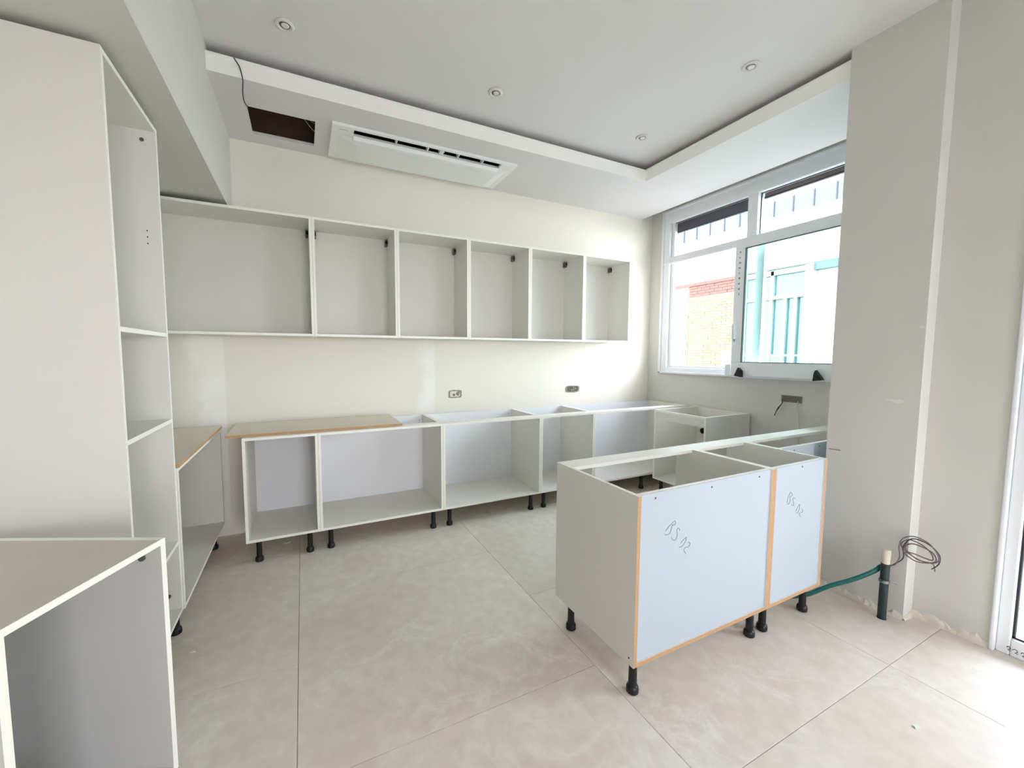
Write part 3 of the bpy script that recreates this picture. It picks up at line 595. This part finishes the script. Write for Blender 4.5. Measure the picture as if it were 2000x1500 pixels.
def part(name, x0, x1, y0, y1, z0, z1, k, parent=None, **fm):
    return MB().box(x0 - OX, x1 - OX, y0 - OY, y1 - OY, z0 - OZ, z1 - OZ, k, **fm).obj(name, parent or bd)
part('wall', 10.12, 16, 2.5, 12.5, -3.6, 4.35, 'fac')
part('fascia', 9.97, 16, 2.5, 12.5, 3.45, 4.33, 'fac'); part('fascia', 9.92, 16, 2.5, 12.5, 4.33, 4.62, 'fac')
for i in range(24):
    y = 2.593 + i * .4085 + .0; part('roof_panel', 10.0, 10.25, y + .012, y + .3985, 4.62, 7.2, 'roofm')
    part('roof_seam', 9.985, 10.1, y - .012, y + .012, 4.62, 7.2, 'seam')
bw = part('brick_wall', 10.02, 10.12, 6.55, 8.11, -3.6, 3.445, 'bmort')
me = MB().box(0, .02, .004, .246, .004, .071, 'brick').mesh('brick'); meh = MB().box(0, .02, .004, .121, .004, .071, 'brick').mesh('half_brick')
mer = MB().box(0, .024, .004, .246, .004, .071, 'course').mesh('course_brick')
zz = 3.37; row = 0
while zz > .95:
    y = 6.56 - (.125 if row % 2 else 0)
    while y < 8.09:
        a0 = max(y, 6.56); L = min(y + .25, 8.11) - a0
        if L > .1:
            o = bpy.data.objects.new('brick', (mer if row < 4 else (me if L > .2 else meh))); COL.objects.link(o); o.parent = bw
            o.location = (10.0 - OX + random.uniform(-.004, .004), a0 - OY, zz - .075 - OZ)
            if L < .2 and row < 4: o.scale = (1, .5, 1)
        y += .25
    zz -= .075; row += 1
part('purlin', 9.98, 10.02, 6.55, 9.3, 3.37, 3.445, 'course')
# window strip left of the brick
wpan = part('wall_panel', 10.08, 10.14, 8.11, 9.6, .2, 3.45, 'fac')
for z0_, z1_ in ((2.62, 3.16), (1.86, 2.44), (1.2, 1.62)):
    wf = part('window', 10.03, 10.08, 8.18, 8.95, z0_, z1_, 'frame_o')
    MB().box(10.015 - OX, 10.03 - OX, 8.24 - OY, 8.89 - OY, z0_ + .05 - OZ, z1_ - .05 - OZ, 'pane_o').obj('pane', wf)
part('cornice', 9.98, 10.08, 8.13, 9.4, 2.5, 2.58, 'fac'); part('cornice', 9.98, 10.08, 8.13, 9.4, 1.70, 1.78, 'fac')
vt = part('vent', 9.97, 10.02, 6.74, 7.02, 1.08, 1.50, 'fac')
for k in range(7): MB().box(9.955 - OX, 9.97 - OX, 6.77 - OY, 6.99 - OY, 1.12 + k * .052 - OZ, 1.14 + k * .052 - OZ, 'roofm').obj('slat', vt)
# glazed front right of the brick
gf = part('glass_front', 10.06, 10.10, 5.08, 6.55, .2, 3.40, 'win_o')
for y in (6.50, 5.82, 5.52, 5.30): MB().box(9.99 - OX, 10.06 - OX, y - .035 - OY, y + .035 - OY, .2 - OZ, (3.40 if y in (6.50, 5.82) else 2.75) - OZ, 'frame_o').obj('mullion', gf)
MB().box(9.98 - OX, 10.06 - OX, 5.08 - OY, 6.5 - OY, 2.74 - OZ, 2.82 - OZ, 'frame_o').obj('transom', gf)
MB().box(9.99 - OX, 10.06 - OX, 5.08 - OY, 6.5 - OY, 3.30 - OZ, 3.40 - OZ, 'frame_o').obj('transom', gf)
part('column', 9.93, 10.1, 4.96, 5.10, -3.6, 3.42, 'fac'); part('lintel', 9.98, 10.1, 3.4, 4.96, 3.28, 3.45, 'roofm')
ra = part('railing', 9.60, 9.64, 3.4, 6.5, 1.42, 1.46, 'frame_o')
for y in (3.9, 4.7, 5.5, 6.3): MB().box(9.605 - OX, 9.635 - OX, y - OY, y + .03 - OY, .4 - OZ, 1.42 - OZ, 'frame_o').obj('baluster', ra)
part('balcony_slab', 9.55, 10.12, 3.4, 6.54, .2, .4, 'fac')
